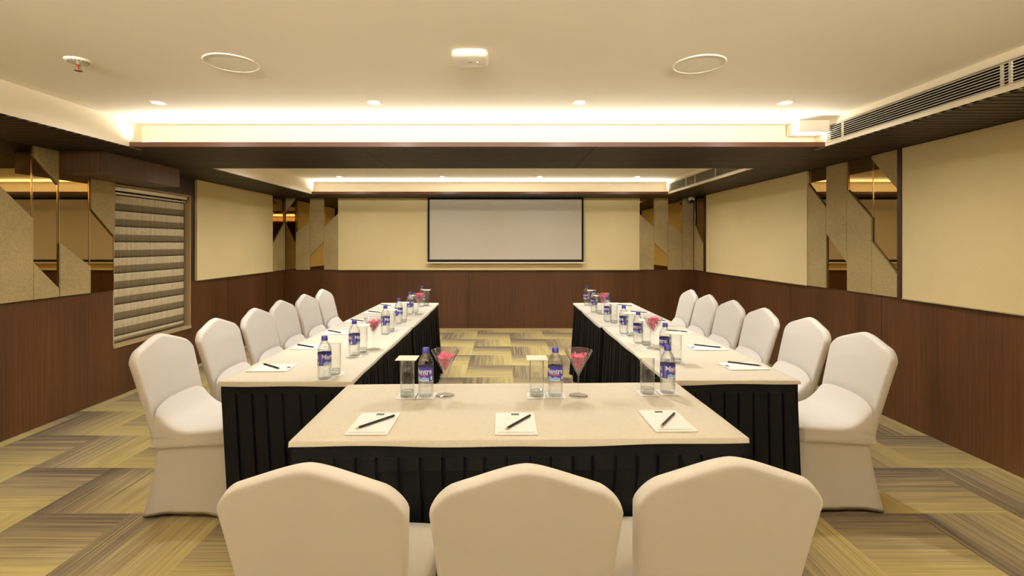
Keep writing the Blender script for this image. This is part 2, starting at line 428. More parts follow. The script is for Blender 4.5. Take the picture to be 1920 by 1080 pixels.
deco('mirror_wall_panel', 'four mirror and fabric strips on back wall left of the screen, in left corner', fB, [
    (-3.52, -3.355, None, (1.91, 2.135), False, None), (-3.355, -3.127, (1.579, 1.758), None, False, None),
    (-3.127, -2.898, None, (1.21, 1.438), False, None), (-2.898, -2.672, (1.668, 1.886), None, False, None)])
deco('mirror_wall_panel', 'four mirror and fabric strips on back wall right of the screen, in right corner', fB, [
    (2.2, 2.43, (1.878, 1.668), None, False, None), (2.43, 2.66, None, (1.42, 1.20), False, None),
    (2.66, 2.891, (1.758, 1.553), None, False, None), (2.891, 3.07, None, None, True, None)])
deco('mirror_wall_panel', 'narrow mirror and fabric strip at far end of right wall beside a dark post', fR, [
    (7.79, 7.39, (1.73, 1.351), None, False, None)])

# ---- air vents in the right hand cove upright
def vent(label, y0, y1, dividers):
    root = thing('air_vent', label, 'air vent', (TXR, (y0 + y1) / 2, GZ0), group='air vents'); h = (y1 - y0) / 2; H = GZ1 - GZ0
    b = newbm(); box(b, .14, .146, -h, h, 0, H); box(b, .031, .146, -h, h, -.006, 0); box(b, .031, .146, -h, h, H, H + .006); obj('duct', b, M_VOID, root)
    b = newbm(); n = 8
    for i in range(n):
        z = H * (i + .5) / n
        v = [b.verts.new(p) for p in ((.0, -h, z - .0014), (.0, h, z - .0014), (.0, h, z + .0014), (.0, -h, z + .0014), (.006, -h, z - .0012), (.006, h, z - .0012), (.006, h, z + .0022), (.006, -h, z + .0022))]
        for q in ((0, 1, 2, 3), (4, 7, 6, 5), (0, 4, 5, 1), (3, 2, 6, 7), (0, 3, 7, 4), (1, 5, 6, 2)): b.faces.new([v[k] for k in q])
    s = obj('louvre_slats', b, M_WHITE, root)
    b = newbm()
    box(b, -.006, .0, -h - .01, h + .01, -.008, .0); box(b, -.006, .0, -h - .01, h + .01, H, H + .008)
    for d in dividers: box(b, .010, .02, d - .006 - (y0 + y1) / 2, d + .006 - (y0 + y1) / 2, 0, H)
    obj('vent_frame', b, M_WHITE, root)
vent('long white slatted air vent in the near right cove', T1[0] - LED + .05, T1[1] - .02, (3.5, 2.38, 2.34, .8))
vent('shorter white slatted air vent in the far right cove', T2[0] + .05, T2[1] - .02, (5.6, 6.2, 6.5))

# ---- downlights
def downlight():
    t = thing('downlight', 'x', 'ceiling light', (0, 0, ZC), group='recessed ceiling downlights')
    b = newbm(); lathe(b, [(.036, -.001), (.036, -.006), (.050, -.004), (.050, .0)], 32); obj('trim_ring', b, M_WHITE, t, True)
    b = newbm(); lathe(b, [(0, -.003), (.036, -.003)], 32); obj('lens', b, M_LENS, t)
    return t
first = downlight(); k = 0; lamps = []
rows = [(3.176, 'front row of the near ceiling'), (6.68, 'row near the back wall'), (-.3, 'row behind the viewer'), (5.25, 'row just beyond the slatted beam')]
cols = [(-2.276, 'leftmost'), (-.85, 'second from left'), (.50, 'third from left'), (1.86, 'rightmost')]
for y, rn in rows:
    for x, cn in cols:
        lab = '%s small round recessed downlight in the %s' % (cn, rn)
        t = first if k == 0 else dup(first, lab, (x, y, ZC)); t.location = (x, y, ZC); t['label'] = lab; k += 1
        lamps.append((t, DOWN_W * (.05 if y < 1 else 1 if y < 4 else .95)))
for t, wt in lamps:
    ld = bpy.data.lights.new('downlight_lamp', 'SPOT'); ld.energy = wt; ld.color = DOWN_COL
    ld.spot_size = R(168); ld.spot_blend = 1.0; ld.shadow_soft_size = .035
    lo = bpy.data.objects.new('downlight_lamp', ld); COL.objects.link(lo); lo.parent = t; lo.location = (0, 0, -.012)

# ---- ceiling fittings
def speaker(x, y, lab):
    t = thing('ceiling_speaker', lab, 'speaker', (x, y, ZC), group='ceiling speakers')
    b = newbm(); lathe(b, [(.122, 0), (.122, -.006), (.130, -.005), (.131, 0)], 48); obj('rim', b, M_WHITE, t, True)
    b = newbm(); lathe(b, [(0, -.006), (.06, -.0055), (.122, -.004)], 48); obj('grille', b, M_GREYPL, t, True)
speaker(-1.40, 2.48, 'round pale flush ceiling speaker on the left of the near ceiling')
speaker(1.015, 2.497, 'round pale flush ceiling speaker on the right of the near ceiling')
ap = thing('wireless_access_point', 'rounded square white wireless box on the middle of the ceiling', 'access point', (-.164, 2.39, ZC))
b = newbm(); n = 40
rings = []
for sz, z in ((.088, 0), (.092, -.012), (.088, -.024), (.07, -.031)):
    rings.append([b.verts.new((sz * math.copysign(abs(math.cos(a)) ** .45, math.cos(a)), sz * math.copysign(abs(math.sin(a)) ** .45, math.sin(a)), z)) for a in [2 * math.pi * i / n for i in range(n)]])
for a, c in zip(rings, rings[1:]):
    for i in range(n): b.faces.new([a[i], a[(i + 1) % n], c[(i + 1) % n], c[i]])
b.faces.new(rings[-1]); obj('housing', b, M_WHITE, ap, True)
b = newbm(); lathe(b, [(0, -.0325), (.003, -.032), (.003, -.030)], 12, c=(.035, .0)); obj('status_light', b, mat('status light', (200, 220, 255), .4, emit=(.6, .8, 1), es=3), ap)
b = newbm(); box(b, -.006, -.003, -.01, .01, -.0325, -.030); box(b, .001, .004, -.004, .01, -.0325, -.030); obj('badge', b, mat('grey print', (140, 130, 110)), ap)

sp = thing('fire_sprinkler', 'white fire sprinkler with red bulb on the left of the ceiling', 'sprinkler', (-2.16, 2.447, ZC))
b = newbm(); lathe(b, [(.058, 0), (.058, -.004), (.045, -.010), (.03, -.012), (.0, -.012)], 32); obj('escutcheon', b, M_WHITE, sp, True)
b = newbm()
for i in range(16):
    a = 2 * math.pi * i / 16; c_, s_ = math.cos(a), math.sin(a)
    v = [b.verts.new((r * c_ - q * s_, r * s_ + q * c_, z)) for r, z in ((.036, -.0125), (.046, -.0110)) for q in (-.003, .003)]
    b.faces.new([v[0], v[1], v[3], v[2]])
obj('vent_slots', b, M_BLACKM, sp)
b = newbm(); lathe(b, [(0, -.012), (.012, -.012), (.012, -.024), (.006, -.026)], 16)
for q in (-1, 1): box(b, q * .012 - .002, q * .012 + .002, -.002, .002, -.05, -.022)
box(b, -.012, .012, -.002, .002, -.052, -.048); obj('sprinkler_frame', b, M_CHROME, sp)
b = newbm(); lathe(b, [(0, -.026), (.004, -.027), (.004, -.046), (0, -.048)], 12); obj('bulb', b, M_RED, sp, True)
b = newbm(); lathe(b, [(0, -.052), (.018, -.052), (.018, -.054), (0, -.054)], 20); obj('deflector', b, M_CHROME, sp)

ex = thing('wall_box', 'small cream box fixed high in the right rear corner of the near cove', 'box', (2.32, 3.70, ZC - .115))
b = newbm(); box(b, -.10, .128, -.09, .08, .02, .114); obj('box_body', b, M_WHITE, ex, bevel=.006)
b = newbm(); box(b, .0, .128, .0805, .084, .03, .11); obj('back_plate', b, M_WHITE, ex)

cb = newbm(); cu_pts = []
for i in range(140):
    a = i * .3; rr = .085 + .012 * math.sin(i * .7)
    cu_pts.append(Vector((-2.70 + rr * 1.1 * math.cos(a), 3.735 + .035 * math.sin(a), ZS + .045 + .012 * math.sin(i * .23))))
def tube(bm, pts, r, n=6, mi=0):
    prev = None
    for i, p in enumerate(pts):
        d = (pts[min(i + 1, len(pts) - 1)] - pts[max(i - 1, 0)]).normalized()
        u = d.cross(Vector((0, 0, 1))); u = u.normalized() if u.length > 1e-4 else Vector((1, 0, 0)); v = d.cross(u)
        ring = [bm.verts.new(p + r * (math.cos(2 * math.pi * k / n) * u + math.sin(2 * math.pi * k / n) * v)) for k in range(n)]
        if prev:
            for k in range(n): bm.faces.new([prev[k], prev[(k + 1) % n], ring[(k + 1) % n], ring[k]]).material_index = mi
        prev = ring
tube(cb, cu_pts, .003)
tag(obj('cable_coil', cb, M_WHITE, smooth=True), 'loosely coiled pale cable lying on left end of the lit ceiling ledge', 'cable')

dc = thing('dome_camera', 'small white dome security camera under the ceiling in the back right corner', 'security camera', (2.97, 7.60, ZS))
b = newbm(); lathe(b, [(0, 0), (.052, 0), (.055, -.02), (.05, -.045), (.043, -.06)], 32); obj('housing', b, M_WHITE, dc, True)
b = newbm()
for q in range(1):
    lathe(b, [(.043, -.055), (.040, -.075), (.028, -.093), (.0, -.10)], 24)
obj('dome', b, mat('dark dome', (18, 18, 20), .1), dc, True)
b = newbm()
for i in range(20):
    pass
bmesh.ops.create_uvsphere(b, u_segments=20, v_segments=12, radius=.022, matrix=Matrix.Translation((-.012, -.038, -.066))); obj('lens_ball', b, mat('lens black', (8, 8, 9), .1), dc, True)

# ---- projection screen
ps = thing('projection_screen', 'pulled-down projector screen with black border on the back wall', 'screen', (.0345, 7.715, 1.085))
sx0, sx1 = -1.2485, 1.2485
b = newbm(); box(b, sx0, sx1, -.001, .001, .022, ZS - 1.085 - .002); obj('screen_border', b, M_BLACKM, ps)
b = newbm(); box(b, sx0 + .032, sx1 - .032, -.0022, -.0012, .062, ZS - 1.085 - .03); obj('screen_cloth', b, M_SCREEN, ps)
b = newbm(); box(b, sx0 - .03, sx1 + .03, -.012, .012, 0, .020); obj('bottom_bar', b, M_WHITE, ps, bevel=.003)
b = newbm(); tube(b, [Vector((.03 * math.cos(a), 0, -.008 + .014 * math.sin(a))) for a in [2 * math.pi * i / 20 for i in range(21)]], .002); obj('pull_handle', b, M_WHITE, ps)

# ================================================================== TABLES
def cloth_mesh(w, d, drop=.018, seed=0):
    rnd = random.Random(seed); ph = [rnd.uniform(0, 6) for _ in range(6)]
    b = newbm(); nx, ny = int(w / .03), int(d / .03); hx, hy = w / 2, d / 2
    xs = [-hx] + [-hx + .002] + [-hx + w * i / nx for i in range(1, nx)] + [hx - .002, hx]
    ys = [-hy] + [-hy + .002] + [-hy + d * i / ny for i in range(1, ny)] + [hy - .002, hy]
    def Z(x, y):
        e = 1 if abs(abs(x) - hx) < 1e-6 or abs(abs(y) - hy) < 1e-6 else 0
        return .0007 * math.sin(x * 9 + y * 5 + ph[0]) * math.sin(y * 11 - x * 3 + ph[1]) - .002 * e
    g = [[b.verts.new((x, y, Z(x, y))) for y in ys] for x in xs]
    for i in range(len(xs) - 1):
        for j in range(len(ys) - 1): b.faces.new([g[i][j], g[i + 1][j], g[i + 1][j + 1], g[i][j + 1]])
    per = [g[i][0] for i in range(len(xs))] + [g[-1][j] for j in range(1, len(ys))] + [g[i][-1] for i in range(len(xs) - 2, -1, -1)] + [g[0][j] for j in range(len(ys) - 2, 0, -1)]
    low = []; s = 0; pp = None
    for v in per:
        if pp: s += (v.co - pp).length
        pp = v.co.copy(); out = Vector((v.co.x / hx, v.co.y / hy, 0)); out = Vector((out.x if abs(out.x) > .999 else 0, out.y if abs(out.y) > .999 else 0, 0))
        low.append(b.verts.new(v.co + out * .0012 - Vector((0, 0, drop + .0035 * math.sin(s * 4 + ph[2]) + .002 * math.sin(s * 13 + ph[3])))))
    n = len(per)
    for i in range(n): b.faces.new([per[i], per[(i + 1) % n], low[(i + 1) % n], low[i]])
    return b
def skirt_mesh(w, d, flare, gather, seed=0):
    """pleated skirting round a w x d table; flare/gather: per side (front, right, back, left)"""
    rnd = random.Random(seed); b = newbm(); hx, hy = w / 2 - .006, d / 2 - .006
    corners = [(-hx, -hy), (hx, -hy), (hx, hy), (-hx, hy)]; nrm = [(0, -1), (1, 0), (0, 1), (-1, 0)]
    cols = []
    for k in range(4):
        a, c = Vector(corners[k]), Vector(corners[(k + 1) % 4]); ln = (c - a).length; n = max(2, int(round(ln / .072)))
        for i in range(n):
            p = ln / n; jit = rnd.uniform(-.004, .004)
            for q, dep in ((0, 0), (.42, .0015), (.80, .001), (.86, -.0135), (.91, -.0135), (.955, .0035)):
                s = i * p + q * p + (jit if 0 < q < 1 else 0)
                t = s / ln
                f0, f1 = flare[k], flare[k]
                pos = a + (c - a) * t
                cols.append((pos, Vector(nrm[k]), dep, flare[k], gather[k], t, s, k))
    zs = [-.0, -.03, -.052, -.058, -.10, -.2, -.32, -.46, -.60, -.70, -.742]
    rings = []
    for z in zs:
        u = max(0, (-z - .055) / .69); ring = []
        for pos, nv, dep, fl, ga, t, s, k in cols:
            endf = min(1, min(t, 1 - t) * 14)          # corners keep the mean of the two sides
            o = dep * (0 if u == 0 else (.55 + .9 * u)) * 1.0
            if ga: o += ga * (.004 + .028 * u) * (math.sin(s * 47 + 1.5 * math.sin(s * 5)) * .45 + math.sin(s * 23 + k + 2 * math.sin(s * 2.3)) * .35)
            if fl >= 0: f = fl * u ** 1.2
            elif fl > -.05: f = fl * u
            else: f = fl * min(1, max(0, (-z - .12) / .16)) * endf
            pn = pos + nv * (f + o * (.3 + .7 * endf))
            pv_, nx_ = (k - 1) % 4, (k + 1) % 4          # corners lean with the neighbouring sides
            for kk, wt in ((pv_, 1 - t), (nx_, t)):
                if flare[kk] > -.05: pn = pn + Vector(nrm[kk]) * (flare[kk] * u * wt)
            if z == zs[-1] and ga: zz = z + .004 + .003 * math.sin(s * 40)
            else: zz = z
            ring.append(b.verts.new((pn.x, pn.y, zz)))
        rings.append(ring)
    n = len(cols)
    for r0, r1 in zip(rings, rings[1:]):
        for i in range(n): b.faces.new([r0[i], r0[(i + 1) % n], r1[(i + 1) % n], r1[i]])
    return b
def table(cx, cy_, w, d, rz, lab, flare, gather, seed, cz=0):
    t = thing('banquet_table', lab + ' with a black pleated skirt to the floor', 'table', (cx, cy_, 0), rz, 'skirted banquet tables')
    b = newbm(); box(b, -w / 2 + .012, w / 2 - .012, -d / 2 + .012, d / 2 - .012, TOP - .028, TOP - .0035); obj('tabletop', b, M_PWOOD, t)
    s = obj('table_skirt', skirt_mesh(w, d, flare, gather, seed), M_SKIRT, t); s.location = (0, 0, TOP - .006)
    for p in s.data.polygons: p.use_smooth = False
    c = obj('tablecloth', cloth_mesh(w + .004, d + .004, seed=seed), M_CLOTH, None, True); c.location = (cx, cy_, TOP + cz); c.rotation_euler = (0, 0, rz)
    tag(c, 'thin ivory cloth on top of the ' + lab, 'tablecloth', 'ivory table cloths')
    return t
table(.052, 1.920, 1.525, .64, R(1.2), 'front table that faces the three nearest chairs', (-.075, .012, .005, .012), (0, .5, .5, .5), 1)
table(-1.031, 3.036, .622, 1.528, 0, 'left row near table', (.004, .035, .005, -.042), (0, 1, 0, .4), 2)
table(-1.024, 4.556, .622, 1.47, 0, 'left row far table', (.0, .045, .02, .006), (0, 1, .4, .4), 3)
table(1.097, 3.040, .625, 1.50, 0, 'right row near table', (.008, .022, .005, .035), (0, .4, 0, 1), 4)
table(1.085, 4.556, .635, 1.47, 0, 'right row far table', (.0, .006, .02, .045), (0, .4, .4, 1), 5)

# ================================================================== CHAIRS
def w_at(z): return .199 + (.226 - .199) * min(1, max(0, (z - .42) / .36))
def top_at(x, w=.226, r=.058):
    a = abs(x); z = .904 - .42 * (math.sqrt(a * a + .052 ** 2) - .052) - .002 * math.sin(min(1, a / .17) * math.pi)
    e = (abs(x) - (w - r)) / r
    if e > 0: z -= r * (1 - math.sqrt(max(0, 1 - min(1, e) ** 2))) + .004 * e
    return z
def rear_y(z): 
    u = max(0, (z - .40) / .5); return -.128 * u ** 1.12 - .055 * max(0, (.40 - z) / .4) ** 1.3
def seam_z(y): return .412 + .10 * y
def chair_parts():
    # backrest
    b = newbm(); nu, nv, T, re = 48, 36, .0225, .0135
    us = [math.sin((i / nu - .5) * math.pi) for i in range(nu + 1)]
    us = [.35 * (2 * i / nu - 1) + .65 * u for i, u in enumerate(us)]
    vsx = [j / nv for j in range(nv + 1)]; vsx = [.5 * v + .5 * math.sin(v * math.pi / 2) for v in vsx]
    z0 = .36; F, K = [], []
    for i, u in enumerate(us):
        f, k = [], []
        xt = u * .226; zt = top_at(xt)
        for v in vsx:
            z = z0 + v * (zt - z0); ww = w_at(z); x = u * ww
            d = min((1 - abs(u)) * ww, (zt - z) * .92)
            h = T * math.sqrt(max(0, 1 - (1 - min(1, d / re)) ** 2))
            yc = rear_y(z) + T
            crown = .010 * (1 - u * u) * max(0, min(1, (zt - z) / .12)) * min(1, max(0, (z - .4) / .2))
            f.append(b.verts.new((x, yc + h + crown, z))); k.append(b.verts.new((x, yc - h, z)) if h > 1e-7 else f[-1])
        F.append(f); K.append(k)
    def quad(q):
        q = [v for n_, v in enumerate(q) if v not in q[:n_]]
        if len(q) > 2:
            try: b.faces.new(q)
            except ValueError: pass
    for i in range(nu):
        for j in range(nv):
            quad([F[i][j], F[i + 1][j], F[i + 1][j + 1], F[i][j + 1]]); quad([K[i][j], K[i][j + 1], K[i + 1][j + 1], K[i + 1][j]])
    back = b
    # seat: crowned pad that sweeps up into the backrest
    b = newbm(); nu, nv = 30, 30; G = []
    y0, y1 = .028, .435
    for j in range(nv + 1):
        v = j / nv; vv = .5 * v + .5 * math.sin(v * math.pi / 2); y = y0 + vv * (y1 - y0); row = []
        hw_s = .203 + .022 * vv
        fr = (y1 - y) / .05; hw_r = hw_s - (.05 * (1 - math.sqrt(max(0, 1 - (1 - min(1, fr)) ** 2))))
        for i in range(nu + 1):
            u = math.sin((i / nu - .5) * math.pi) * .7 + .3 * (2 * i / nu - 1)
            x = u * hw_r; rise = .15 * max(0, 1 - (y - y0) / .21) ** 2.6
            crown = .024 * (1 - abs(u) ** 7) ** .5 * (min(1, fr) ** .5)
            row.append(b.verts.new((x, y, seam_z(y) + crown + rise * (1 - .25 * abs(u) ** 3))))
        G.append(row)
    for j in range(nv):
        for i in range(nu): b.faces.new([G[j][i], G[j][i + 1], G[j + 1][i + 1], G[j + 1][i]])
    for sgn in (0, -1):                      # side walls of the pad down to the seam
        low = [b.verts.new((G[j][sgn].co.x * 1.002, G[j][sgn].co.y, seam_z(G[j][sgn].co.y) - .004)) for j in range(nv + 1)]
        for j in range(nv): b.faces.new([G[j][sgn], G[j + 1][sgn], low[j + 1], low[j]])
    seat = b
    # stretched skirt of the cover
    b = newbm(); n = 72; ts = [0, .05, .10, .135, .15, .165, .18, .195, .24, .32, .42, .54, .66, .78, .88, .95, 1.0]; rings = []
    for t in ts:
        ring = []
        for i in range(n):
            a = 2 * math.pi * (i + .5) / n; e = 7
            cx_, sy = math.cos(a), math.sin(a)
            xn = math.copysign(abs(cx_) ** (2 / e), cx_); yn = math.copysign(abs(sy) ** (2 / e), sy)
            mid = 1 - min(1, min(abs(xn), abs(yn)) ** 2)
            front = (yn + 1) / 2
            ax = (.203 + .022 * front) * (1 - t) + (.232 + .004 * front) * t
            step = max(0, min(1, (t - .135) / .055)); step = step * step * (3 - 2 * step)
            pinch = .013 * step * (1 - t) + (.030 * mid) * math.sin(min(1, t * 1.02) * math.pi * .75) * step
            yb = -.0 * (1 - t) - .055 * t ** 1.4; yf = .435 * (1 - t) + .450 * t
            yc, hy = (yb + yf) / 2, (yf - yb) / 2
            x = xn * (ax - pinch * (abs(xn) ** 2)); y = yc + yn * (hy - (pinch - (.0 if yn > 0 else .0)) * (abs(yn) ** 2))
            zt = seam_z(max(0, y)) ; zh = .004 + .034 * mid
            z = zt + (zh - zt) * t
            if t == 0: x *= .996
            ring.append(b.verts.new((x, y, z)))
        rings.append(ring)
    for r0, r1 in zip(rings, rings[1:]):
        for i in range(n): b.faces.new([r0[i], r0[(i + 1) % n], r1[(i + 1) % n], r1[i]])
    # turned-under hem
    inner = [b.verts.new((v.co.x * .985, .2 + (v.co.y - .2) * .985, v.co.z + .012)) for v in rings[-1]]
    for i in range(n): b.faces.new([rings[-1][i], rings[-1][(i + 1) % n], inner[(i + 1) % n], inner[i]])
    skirt = b
    return back, seat, skirt
def make_chair(label, loc, rz, group):
    t = thing('banquet_chair', label, 'chair', loc, rz, group)
    bk, st, sk = chair_parts()
    obj('backrest', bk, M_CHAIR, t, True); obj('seat', st, M_CHAIR, t, True); obj('chair_skirt', sk, M_CHAIR, t, True)
    b = newbm()
    return t
G1 = 'covered chairs in front of the front table'
chair0 = make_chair('white covered banquet chair with its back to us, leftmost of the three nearest', (-.440, 1.195, 0), R(-2.5), G1)
dup(chair0, 'white covered banquet chair with its back to us, middle one of the three nearest', (.052, 1.19, 0), R(.5), G1)
dup(chair0, 'white covered banquet chair with its back to us, rightmost of the three nearest', (.534, 1.226, 0), R(1), G1)
ORD = ['nearest', 'second nearest', 'third', 'fourth', 'fifth', 'farthest']
ORDT = ['nearest', 'second', 'third', 'fourth', 'fifth', 'farthest']
for i, (x, y, r) in enumerate([(-1.80, 2.655, -1), (-1.825, 3.215, 0), (-1.825, 3.725, 1), (-1.87, 4.25, 0), (-1.865, 4.75, -1), (-1.89, 5.29, 0)]):
    dup(chair0, 'white covered chair on the left side, %s in the row of six' % ORDT[i], (x, y, 0), R(-90 + r), 'covered chairs along the left tables')
for i, (x, y, r) in enumerate([(1.935, 2.70, 2), (1.97, 3.25, 0), (1.925, 3.735, 0), (1.93, 4.25, 1), (1.915, 4.72, 0), (1.94, 5.24, -1)]):
    dup(chair0, 'white covered chair on the right side, %s in the row of six' % ORDT[i], (x, y, 0), R(90 + r), 'covered chairs along the right tables')

# ================================================================== TABLEWARE
TZ = TOP + .0012
def text_bm(s, size):
    cu = bpy.data.curves.new('t', 'FONT'); cu.body = s; cu.size = size; cu.align_x = 'CENTER'; cu.resolution_u = 2; cu.offset = size * .028
    o = bpy.data.objects.new('t', cu); COL.objects.link(o)
    dg = bpy.context.evaluated_depsgraph_get(); me = bpy.data.meshes.new_from_object(o.evaluated_get(dg))
    bm = newbm(); bm.from_mesh(me); bpy.data.objects.remove(o); bpy.data.curves.remove(cu); bpy.data.meshes.remove(me)
    return bm
def make_bottle(label, loc, rz, group):
    t = thing('water_bottle', label, 'bottle', loc, rz, group)
    prof = [(0, .004), (.012, .004), (.020, .0015), (.026, .0), (.0305, .004), (.032, .012)]
    z = .012
    while z < .060:
        z += .006; prof.append((.0322 - (.0016 if int(round(z / .006)) % 2 else 0), z))
    prof += [(.0318, .066), (.0308, .068), (.0308, .126), (.0322, .129), (.0322, .134)]
    for i in range(1, 11):
        u = i / 10; r = .0322 - (.0322 - .0135) * (1 - math.cos(u * math.pi / 2)) ** 1.15 - (.0011 if i % 2 and i < 9 else 0); prof.append((r, .134 + .046 * u))
    prof += [(.0128, .184), (.0128, .187), (0, .187)]
    b = newbm(); lathe(b, prof, 32); obj('bottle_body', b, M_BOTTLE, t, True)
    b = newbm(); cp = [(0, .2045), (.0128, .2045), (.0142, .203), (.0145, .188), (.0150, .1865), (.0150, .184), (.0128, .184)]
    lathe(b, cp, 40)
    obj('cap', b, M_CAP, t, True)
    # wrap-round label
    b = newbm(); r = .03215; z0, z1 = .068, .126
    def patch(a0, a1, za, zb_, mi, rr, steps=None):
        m_ = steps or max(1, int(abs(a1 - a0) / 8)); pv = None
        for i in range(m_ + 1):
            a = R(a0 + (a1 - a0) * i / m_); zl = za(i / m_) if callable(za) else za; zh = zb_(i / m_) if callable(zb_) else zb_
            q = (b.verts.new((rr * math.sin(a), -rr * math.cos(a), zl)), b.verts.new((rr * math.sin(a), -rr * math.cos(a), zh)))
            if pv: b.faces.new([pv[0], q[0], q[1], pv[1]]).material_index = mi
            pv = q
    patch(0, 360, z0, z1, 0, r, 60)
    for c0 in (0, 180):   # logo on two faces
        patch(c0 - 58, c0 + 50, z0 + .001, lambda u: z0 + .013 + .008 * abs(math.sin(u * 7)) * (1 - u * .4), 2, r + .0002, 24)
        patch(c0 - 58, c0 + 50, z0 + .001, z0 + .005, 1, r + .0003)
        patch(c0 - 30, c0 + 44, z0 + .0235, z0 + .0265, 3, r + .0003)
        patch(c0 - 50, c0 + 44, z0 + .0285, z0 + .0297, 1, r + .0003)
        tb = text_bm('Mantra', .029)
        for v in tb.verts:
            a = R(c0) + (v.co.x * 1.0) / r; v.co = Vector(((r + .0004) * math.sin(a), -(r + .0004) * math.cos(a), z0 + .0325 + v.co.y))
        me = bpy.data.meshes.new('tmp'); tb.to_mesh(me); tb.free(); n0 = len(b.faces); b.from_mesh(me); bpy.data.meshes.remove(me)
        b.faces.ensure_lookup_table()
        for f in b.faces[n0:]: f.material_index = 1
        s0 = c0 + 62                                     # small print columns
        patch(s0 + 2, s0 + 20, z0 + .004, z0 + .020, 1, r + .0003)
        for i in range(9):
            patch(s0 + 2, s0 + 24, z0 + .024 + i * .0034, z0 + .0256 + i * .0034, 4, r + .0003)
        for i in range(14):
            patch(s0 + 34, s0 + 54 - (i * 7 % 5), z0 + .004 + i * .0037, z0 + .0058 + i * .0037, 4, r + .0003)
    obj('bottle_label', b, [M_LABEL, M_LWHITE, M_LSKY, M_LRED, M_LGREY], t, False)
    return t
def make_glass(label, loc, group):
    t = thing('drinking_glass', label, 'glass', loc, 0, group)
    b = newbm(); lathe(b, [(.0275, .022), (.0285, .06), (.0295, .16), (.0307, .16), (.0300, .06), (.0292, .004)], 32); obj('glass_wall', b, M_GLASS, t, True)
    b = newbm(); lathe(b, [(0, .001), (.026, .001), (.0292, .004), (.0292, .018), (.0265, .022), (.02, .019), (0, .018)], 32); obj('glass_base', b, M_BASEGL, t, True)
    return t
def make_martini(label, loc, group):
    t = thing('martini_glass', label, 'glass', loc, 0, group)
    b = newbm(); lathe(b, [(0, .095), (.004, .097), (.0575, .193), (.0590, .195), (.0600, .194), (.0062, .092), (.0035, .084)], 40); obj('bowl', b, M_BOWL, t, True)
    b = newbm(); lathe(b, [(.0055, .094), (.0042, .084), (.0032, .06), (.0030, .02), (.0045, .008), (.010, .0045)], 16); obj('stem', b, M_GLASS, t, True)
    b = newbm(); lathe(b, [(.010, .0045), (.03, .0028), (.040, .0015), (.0405, .0005), (.0, .0002)], 40); obj('foot', b, M_GLASS, t, True)
    return t
def blossom(label, loc, full, seed):
    rnd = random.Random(seed); b = newbm()
    # petals heaped in the bowl: curled sheets following the cone, plus a frilled head
    base, n = .106, 64
    for k in range(n):
        u = (k + .5) / n; zc = base + (.060 if not full else .078) * u ** .6; rc = max(.002, (zc - .098) / .097 * .058 * (.6 if full and u > .8 else .95)) * ((k * .618) % 1) ** .5
        a0 = k * 2.39996; c = Vector((rc * math.cos(a0), rc * math.sin(a0), zc)); s = rnd.uniform(.011, .016) * (.5 + .6 * u)
        limit = lambda p: min(1, .9 * max(.002, (p.z - .099)) / .097 * .059 / max(1e-4, math.hypot(p.x, p.y)))
        rot = Matrix.Rotation(rnd.uniform(0, 6.28), 3, 'Z') @ Matrix.Rotation(rnd.uniform(-1.2, 1.2), 3, 'X')
        m_ = 5; g = []
        for i in range(m_ + 1):
            row = []
            for j in range(m_ + 1):
                p, q = 2 * i / m_ - 1, 2 * j / m_ - 1; rr = math.hypot(p, q)
                if rr > 1: p, q = p / rr, q / rr
                v = rot @ Vector((p * s, q * s, (.5 * p * p + .35 * q * q + .12 * math.sin(6 * p + k)) * s)) + c
                v.z = max(v.z, .103); l_ = limit(v); v.x *= l_; v.y *= l_; row.append(b.verts.new(v))
            g.append(row)
        for i in range(m_):
            for j in range(m_): b.faces.new([g[i][j], g[i + 1][j], g[i + 1][j + 1], g[i][j + 1]])
    o = obj('pink_petals', b, M_PINK, None, True, loc=loc); return tag(o, label, 'flowers', 'pink petals in the cocktail glasses')
def slab_obj(name, lab, cat, w, d, h, loc, rz, m, group):
    b = newbm(); box(b, -w / 2, w / 2, -d / 2, d / 2, 0, h); o = obj(name, b, m, None, loc=loc); o.rotation_euler = (0, 0, rz); return tag(o, lab, cat, group)
def make_pad(label, loc, rz, group):
    b = newbm(); W_, D_, H_ = .145, .207, .004
    box(b, -W_ / 2, W_ / 2, -D_ / 2, D_ / 2, 0, H_, 0)
    def dec(x0, x1, y0, y1, mi):
        v = [b.verts.new(p) for p in ((x0, y0, H_ + .0003), (x1, y0, H_ + .0003), (x1, y1, H_ + .0003), (x0, y1, H_ + .0003))]; b.faces.new(v).material_index = mi
    dec(-.014, .016, .076, .094, 1); dec(-.063, .063, -.091, -.0885, 2)
    o = obj('notepad', b, [M_PAPER, M_PRINT, M_LINE], None, loc=loc); o.rotation_euler = (0, 0, rz); return tag(o, label, 'notepad', group)
